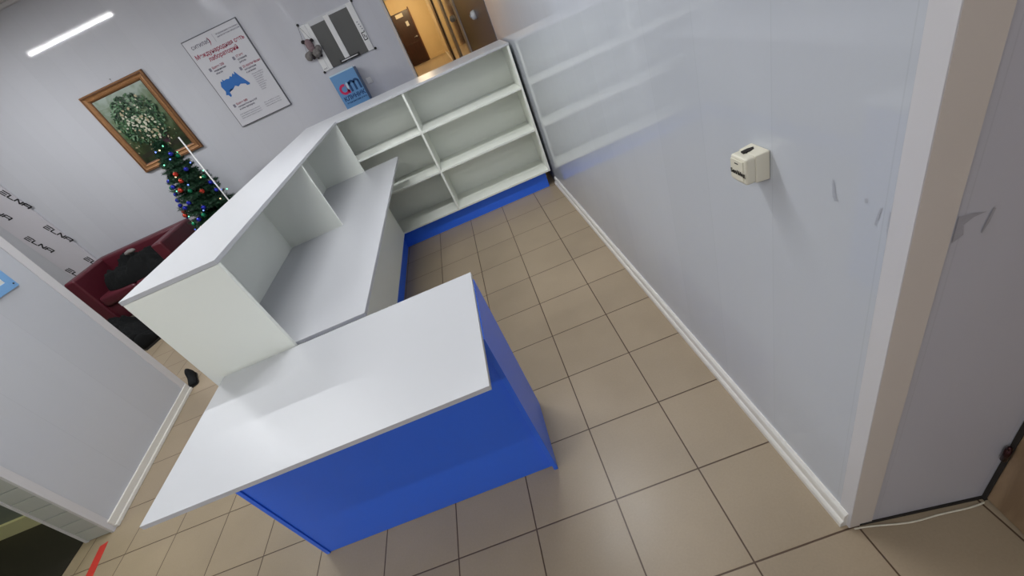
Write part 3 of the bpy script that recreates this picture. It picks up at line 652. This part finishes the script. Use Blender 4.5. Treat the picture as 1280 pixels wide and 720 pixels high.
bm = bmesh.new(); ball(bm, (0, 0, 0), .045, 1.5, .8, .55)
for v in bm.verts: v.co += noise.noise_vector(v.co*25)*.010
gl = obj('grey_glove', bm, M['toy_grey']); gl.location = (-3.40, 4.02, .70); tag(gl, 'small light grey glove lying on top of the black jacket', 'glove')
lump('black_bag', -3.72, 3.50, 0, .86, .44, .26, 'soft black bag slumped on the floor in front of the sofa', 'bag', 9, rot=math.radians(-38))
def shoe(x, y, rz, label, sc=1.):
    """low black boot: sole and upper lofted from cross sections"""
    t = thing('black_boot', label, 'boot', (x, y, 0)); t.rotation_euler = (0, 0, rz)
    secs = [(-.13, .030, .115), (-.10, .036, .150), (-.05, .036, .150), (-.01, .036, .105), (.04, .040, .085), (.09, .044, .072), (.122, .038, .062), (.140, .024, .045)]
    bm = bmesh.new(); rows = []
    for yy, hw, ht in secs:
        rows.append([bm.verts.new((hw*math.cos(a)*sc, yy*sc, (.02+(ht-.02)*max(0, math.sin(a))**.8)*sc)) for a in (PI*i/12 for i in range(13))])
    for a, b in zip(rows, rows[1:]):
        for i in range(12): bm.faces.new((a[i], a[i+1], b[i+1], b[i])).smooth = True
        bm.faces.new((a[0], b[0], b[12], a[12]))
    bm.faces.new(rows[0]); bm.faces.new(rows[-1][::-1]); obj('upper', bm, M['cloth_black'], t)
    bm = bmesh.new(); lo = []; hi = []
    out = [(hw+.004, yy) for yy, hw, ht in secs]+[(-hw-.004, yy) for yy, hw, ht in secs[::-1]]
    prism(bm, [(a*sc, b*sc) for a, b in out], 0, .02*sc); obj('sole', bm, M['black'], t); return t
shoe(-3.13, 3.07, math.radians(-25), 'black boot on the floor beside the black bag, nearest the counter', 1.05)
shoe(-3.27, 3.16, math.radians(-40), 'black boot pressed against the black bag, farther from the counter', 1.05)
shoe(-2.13, 1.99, math.radians(-150), 'black shoe toe poking out behind the far edge of the left pier', .75).scale = (1, 1, .8)

# ------------------------------------------------------------------ christmas tree
TX, TY, TH = -2.27, 3.98, 1.54
t = thing('christmas_tree', 'green artificial christmas tree standing between the sofa and the counter', 'christmas tree', (TX, TY, 0))
bm = bmesh.new(); cyl(bm, (0, 0, 0.02), (0, 0, TH-.05), .022, .006, 10); obj('trunk', bm, M['trunk'], t)
bm = bmesh.new()
for a in range(3):
    q = 2*PI*a/3; cyl(bm, (0, 0, .10), (.22*math.cos(q), .22*math.sin(q), .008), .010, .008, 8)
obj('stand', bm, M['black'], t)
rt = random.Random(11)
def radius(z): return .02+.40*max(0, (1-(z-.22)/(TH-.22)))**.85
bm = bmesh.new()
def needles(p, d, ln, n, nl):
    a = d.orthogonal().normalized(); b = d.cross(a)
    for i in range(n):
        s_ = i/n; base = p+d*ln*s_; ang = rt.uniform(0, 2*PI)
        o_ = (a*math.cos(ang)+b*math.sin(ang)); tip = base+(o_*.85+d*.6).normalized()*nl*(1-.3*s_)
        w = d.cross(o_).normalized()*.0024
        bm.faces.new((bm.verts.new(base-w), bm.verts.new(base+w), bm.verts.new(tip)))
z = .24
while z < TH-.03:
    R_ = radius(z); nb = max(6, int(10+R_*44)); ph0 = rt.uniform(0, 6.28)
    for k in range(nb):
        a = ph0+2*PI*k/nb+rt.uniform(-.15, .15); rl = R_*rt.uniform(.62, 1.08)
        d = Vector((math.cos(a), math.sin(a), rt.uniform(-.12, .42))).normalized()
        p = Vector((0, 0, z))
        cyl(bm, p, p+d*rl, .003, .0012, 4, cap=False)
        needles(p+d*rl*.12, d, rl*.9, int(44+rl*210), .042)
        for side in (-1, 1):
            for fr in (.45, .70):
                d2_ = (d+Vector((-d.y, d.x, 0))*side*.8).normalized(); needles(p+d*rl*fr, d2_, rl*.32, int(18+rl*70), .038)
    z += .040
needles(Vector((0, 0, TH-.1)), Vector((0, 0, 1)), .12, 60, .03)
obj('foliage', bm, M['fir'], t)
# baubles (each its own thing)
def bauble_proto(m, name, label, r):
    o = thing(name, label, 'bauble', (0, 0, 0), 'baubles on the christmas tree')
    bm = bmesh.new(); ball(bm, (0, 0, 0), r, seg=20, rings=12); obj('globe', bm, M[m], o)
    bm = bmesh.new(); cyl(bm, (0, 0, r*.92), (0, 0, r*1.18), r*.22, r*.2, 8); obj('cap', bm, M['cap'], o)
    return o
protos = {'blue': bauble_proto('ball_blue', 'christmas_bauble', 'shiny blue bauble hanging on the christmas tree', .022),
          'red': bauble_proto('ball_red', 'christmas_bauble', 'shiny red bauble hanging on the christmas tree', .024),
          'green': bauble_proto('ball_green', 'christmas_bauble', 'shiny green bauble hanging on the christmas tree', .022)}
used = set()
def hang(colr, x, z):
    """x, z measured; the bauble hangs at the tips of the branches on the side of the room"""
    R_ = radius(z)*.98; dxx = x-TX; dxx = max(-R_*.97, min(R_*.97, dxx)); dyy = -math.sqrt(max(0, R_*R_-dxx*dxx))
    src = protos[colr]
    if colr not in used: used.add(colr); o = src
    else:
        o = src.copy(); COL.objects.link(o)
        for ch in src.children:
            c = ch.copy(); COL.objects.link(c); c.parent = o
    o.location = (TX+dxx, TY+dyy, z)
BL = [('blue', -2.42, 1.16), ('blue', -2.47, 1.03), ('blue', -2.45, .98), ('blue', -2.44, .93), ('blue', -2.38, .90), ('blue', -2.30, .93), ('blue', -2.36, 1.11), ('blue', -2.20, 1.37), ('blue', -2.06, 1.00), ('blue', -2.06, .92), ('blue', -2.31, .76), ('blue', -2.16, 1.20), ('blue', -2.53, .80), ('blue', -2.20, .84),
      ('red', -2.24, 1.13), ('red', -2.25, 1.20), ('red', -2.50, .86), ('red', -2.47, .83), ('red', -2.14, .97), ('red', -2.30, 1.06),
      ('green', -2.43, 1.10), ('green', -2.08, 1.07), ('green', -2.40, .74), ('green', -2.15, 1.33), ('green', -2.24, .78), ('green', -2.22, 1.02)]
for c_, x, z in BL: hang(c_, x, z)
ft = thing('fairy_lights', 'string of small coloured lights wound around the christmas tree', 'lights', (TX, TY, 0))
bm = bmesh.new(); prev = None; bulbs = []
for i in range(400):
    q = i/400; z = .35+q*(TH-.42); a = q*2*PI*9; R_ = radius(z)*.93; p = Vector((R_*math.cos(a), R_*math.sin(a), z+.01*math.sin(a*5)))
    if prev is not None: cyl(bm, prev, p, .0013, n=4, cap=False)
    prev = p
    if i % 6 == 0: bulbs.append(p*1.0)
obj('wire', bm, M['fir'], ft)
first = {}
for i, p in enumerate(bulbs):
    key = ('b_g', 'b_b', 'b_w')[i % 3]
    if key not in first:
        bm = bmesh.new(); ball(bm, (0, 0, 0), .0065, seg=10, rings=6); o = obj('bulb', bm, M[key], ft); first[key] = o
        o['label'] = {'b_g': 'green bulb', 'b_b': 'blue bulb', 'b_w': 'warm bulb'}[key]
    else: o = first[key].copy(); COL.objects.link(o); o.parent = ft
    o.location = (p.x, p.y, p.z)

# thin white pole in front of the tree
t = thing('white_pole', 'thin white pole standing upright in front of the christmas tree', 'pole', (-1.825, 3.5, 0))
bm = bmesh.new(); cyl(bm, (0, 0, .02), (.045, 0, 1.47), .0065, n=12); obj('rod', bm, M['white'], t)
bm = bmesh.new(); cyl(bm, (0, 0, 0), (0, 0, .02), .11, .10, 28); obj('foot', bm, M['white'], t)

# light-blue frame on the pier
lx = lambda y: F0[0]+(y-F0[1])*dx/dy
t = thing('blue_frame', 'light blue document frame hanging on the face of the left pier', 'frame', (lx(1.56), 1.56, 1.168))
def pier_box(name, ya, yb, z0, z1, o0, o1, m, bev=.001):
    bm = bmesh.new(); prism(bm, [(lx(ya)+o0, ya), (lx(ya)+o1, ya), (lx(yb)+o1, yb), (lx(yb)+o0, yb)], z0, z1); return shift(t, name, bm, m, bev)
ya, yb, z0, z1 = 1.40, 1.695, 1.168, 1.59
pier_box('document', ya+.02, yb-.02, z0+.02, z1-.02, .001, .005, M['paper'])
pier_box('frame_side', yb-.045, yb, z0, z1, .001, .010, M['blueframe']); pier_box('frame_side', ya, ya+.045, z0, z1, .001, .010, M['blueframe'])
pier_box('frame_bottom', ya+.045, yb-.045, z0, z0+.045, .001, .010, M['blueframe']); pier_box('frame_top', ya+.045, yb-.045, z1-.045, z1, .001, .010, M['blueframe'])
bm = bmesh.new(); cyl(bm, (lx(yb-.02)+.010, yb-.02, z0+.022), (lx(yb-.02)+.014, yb-.02, z0+.022), .004, n=10); shift(t, 'screw', bm, M['black'])

# ------------------------------------------------------------------ ceiling lamps
def tube_lamp(x, y, power, label, dim=False, length=1.18):
    t = thing('ceiling_lamp', label, 'ceiling lamp', (x, y, H), 'fluorescent ceiling lamps')
    bm = bmesh.new(); box(bm, (-length/2-.02, -.035, -.03), (length/2+.02, .035, 0)); obj('housing', bm, M['white'], t, .004)
    bm = bmesh.new(); cyl(bm, (-length/2, 0, -.046), (length/2, 0, -.046), .010, n=16); obj('tube', bm, M['tube_dim'] if dim else M['tube'], t)
    if power:
        l = bpy.data.lights.new('tube_light', 'AREA'); l.shape = 'RECTANGLE'; l.size = length; l.size_y = .022; l.energy = power; l.color = (.965, .985, 1)
        lo = bpy.data.objects.new('tube_light', l); COL.objects.link(lo); lo.location = (x, y, H-.066)
tube_lamp(.22, 1.30, 29, 'fluorescent ceiling lamp above the counter and desk')
tube_lamp(-3.45, 2.96, 35, 'fluorescent ceiling lamp in front of the sofa')
tube_lamp(-1.6, 1.95, 20, 'unseen fill lamp added between the counter and the painting')  # added lamp, lifts the back wall
tube_lamp(-3.35, .40, 0, 'switched off fluorescent ceiling lamp behind the left pier', True)
tube_lamp(-1.3, -.9, 15, 'unseen fill lamp added nearest the left pier')  # added lamp, brightens the right wall and the faces around it
tube_lamp(-.2, -2.4, 20, 'unseen fill lamp added behind the desk front')  # added lamp, fills the upright faces turned to the front
def spot_pt(x, y, z, e, col, r=.12):
    l = bpy.data.lights.new('lamp_and_fill_light', 'POINT'); l.energy = e; l.color = col; l.shadow_soft_size = r
    o = bpy.data.objects.new('lamp_and_fill_light', l); COL.objects.link(o); o.location = (x, y, z)
for yy, e in ((19.0, 60), (15.0, 45), (8.3, 6)): spot_pt(-.25, yy, 2.35, e, (1, .74, .42))  # warm corridor light; the nearest, weakest point is added to brighten the pale strip
spot_pt(-3.2, -.1, 2.4, 26, (.95, 1, .62))

w = bpy.data.worlds.new('world'); scene.world = w; w.use_nodes = True
w.node_tree.nodes['Background'].inputs[0].default_value = (.9, .92, 1, 1); w.node_tree.nodes['Background'].inputs[1].default_value = .05

# ------------------------------------------------------------------ camera
cam = bpy.data.cameras.new('camera'); co = bpy.data.objects.new('camera', cam); COL.objects.link(co); scene.camera = co
cam.sensor_width = 36; cam.sensor_fit = 'HORIZONTAL'; cam.lens = 525.136/1280*36; cam.clip_start = .02; cam.clip_end = 100
CAMR = [[0.920518, -0.166753, -0.353328], [-0.385462, -0.535209, -0.751645], [-0.063765, 0.828097, -0.556946]]
r = [Vector(v) for v in CAMR]
mtx = Matrix((( r[0].x, -r[1].x, -r[2].x, 0.64223), (r[0].y, -r[1].y, -r[2].y, -0.75594), (r[0].z, -r[1].z, -r[2].z, 1.49425), (0, 0, 0, 1)))
co.matrix_world = mtx

scene.view_settings.view_transform = 'Standard'; scene.view_settings.look = 'None'
scene.view_settings.gamma = 1; scene.view_settings.use_curve_mapping = False
scene.view_settings.exposure = 0.2
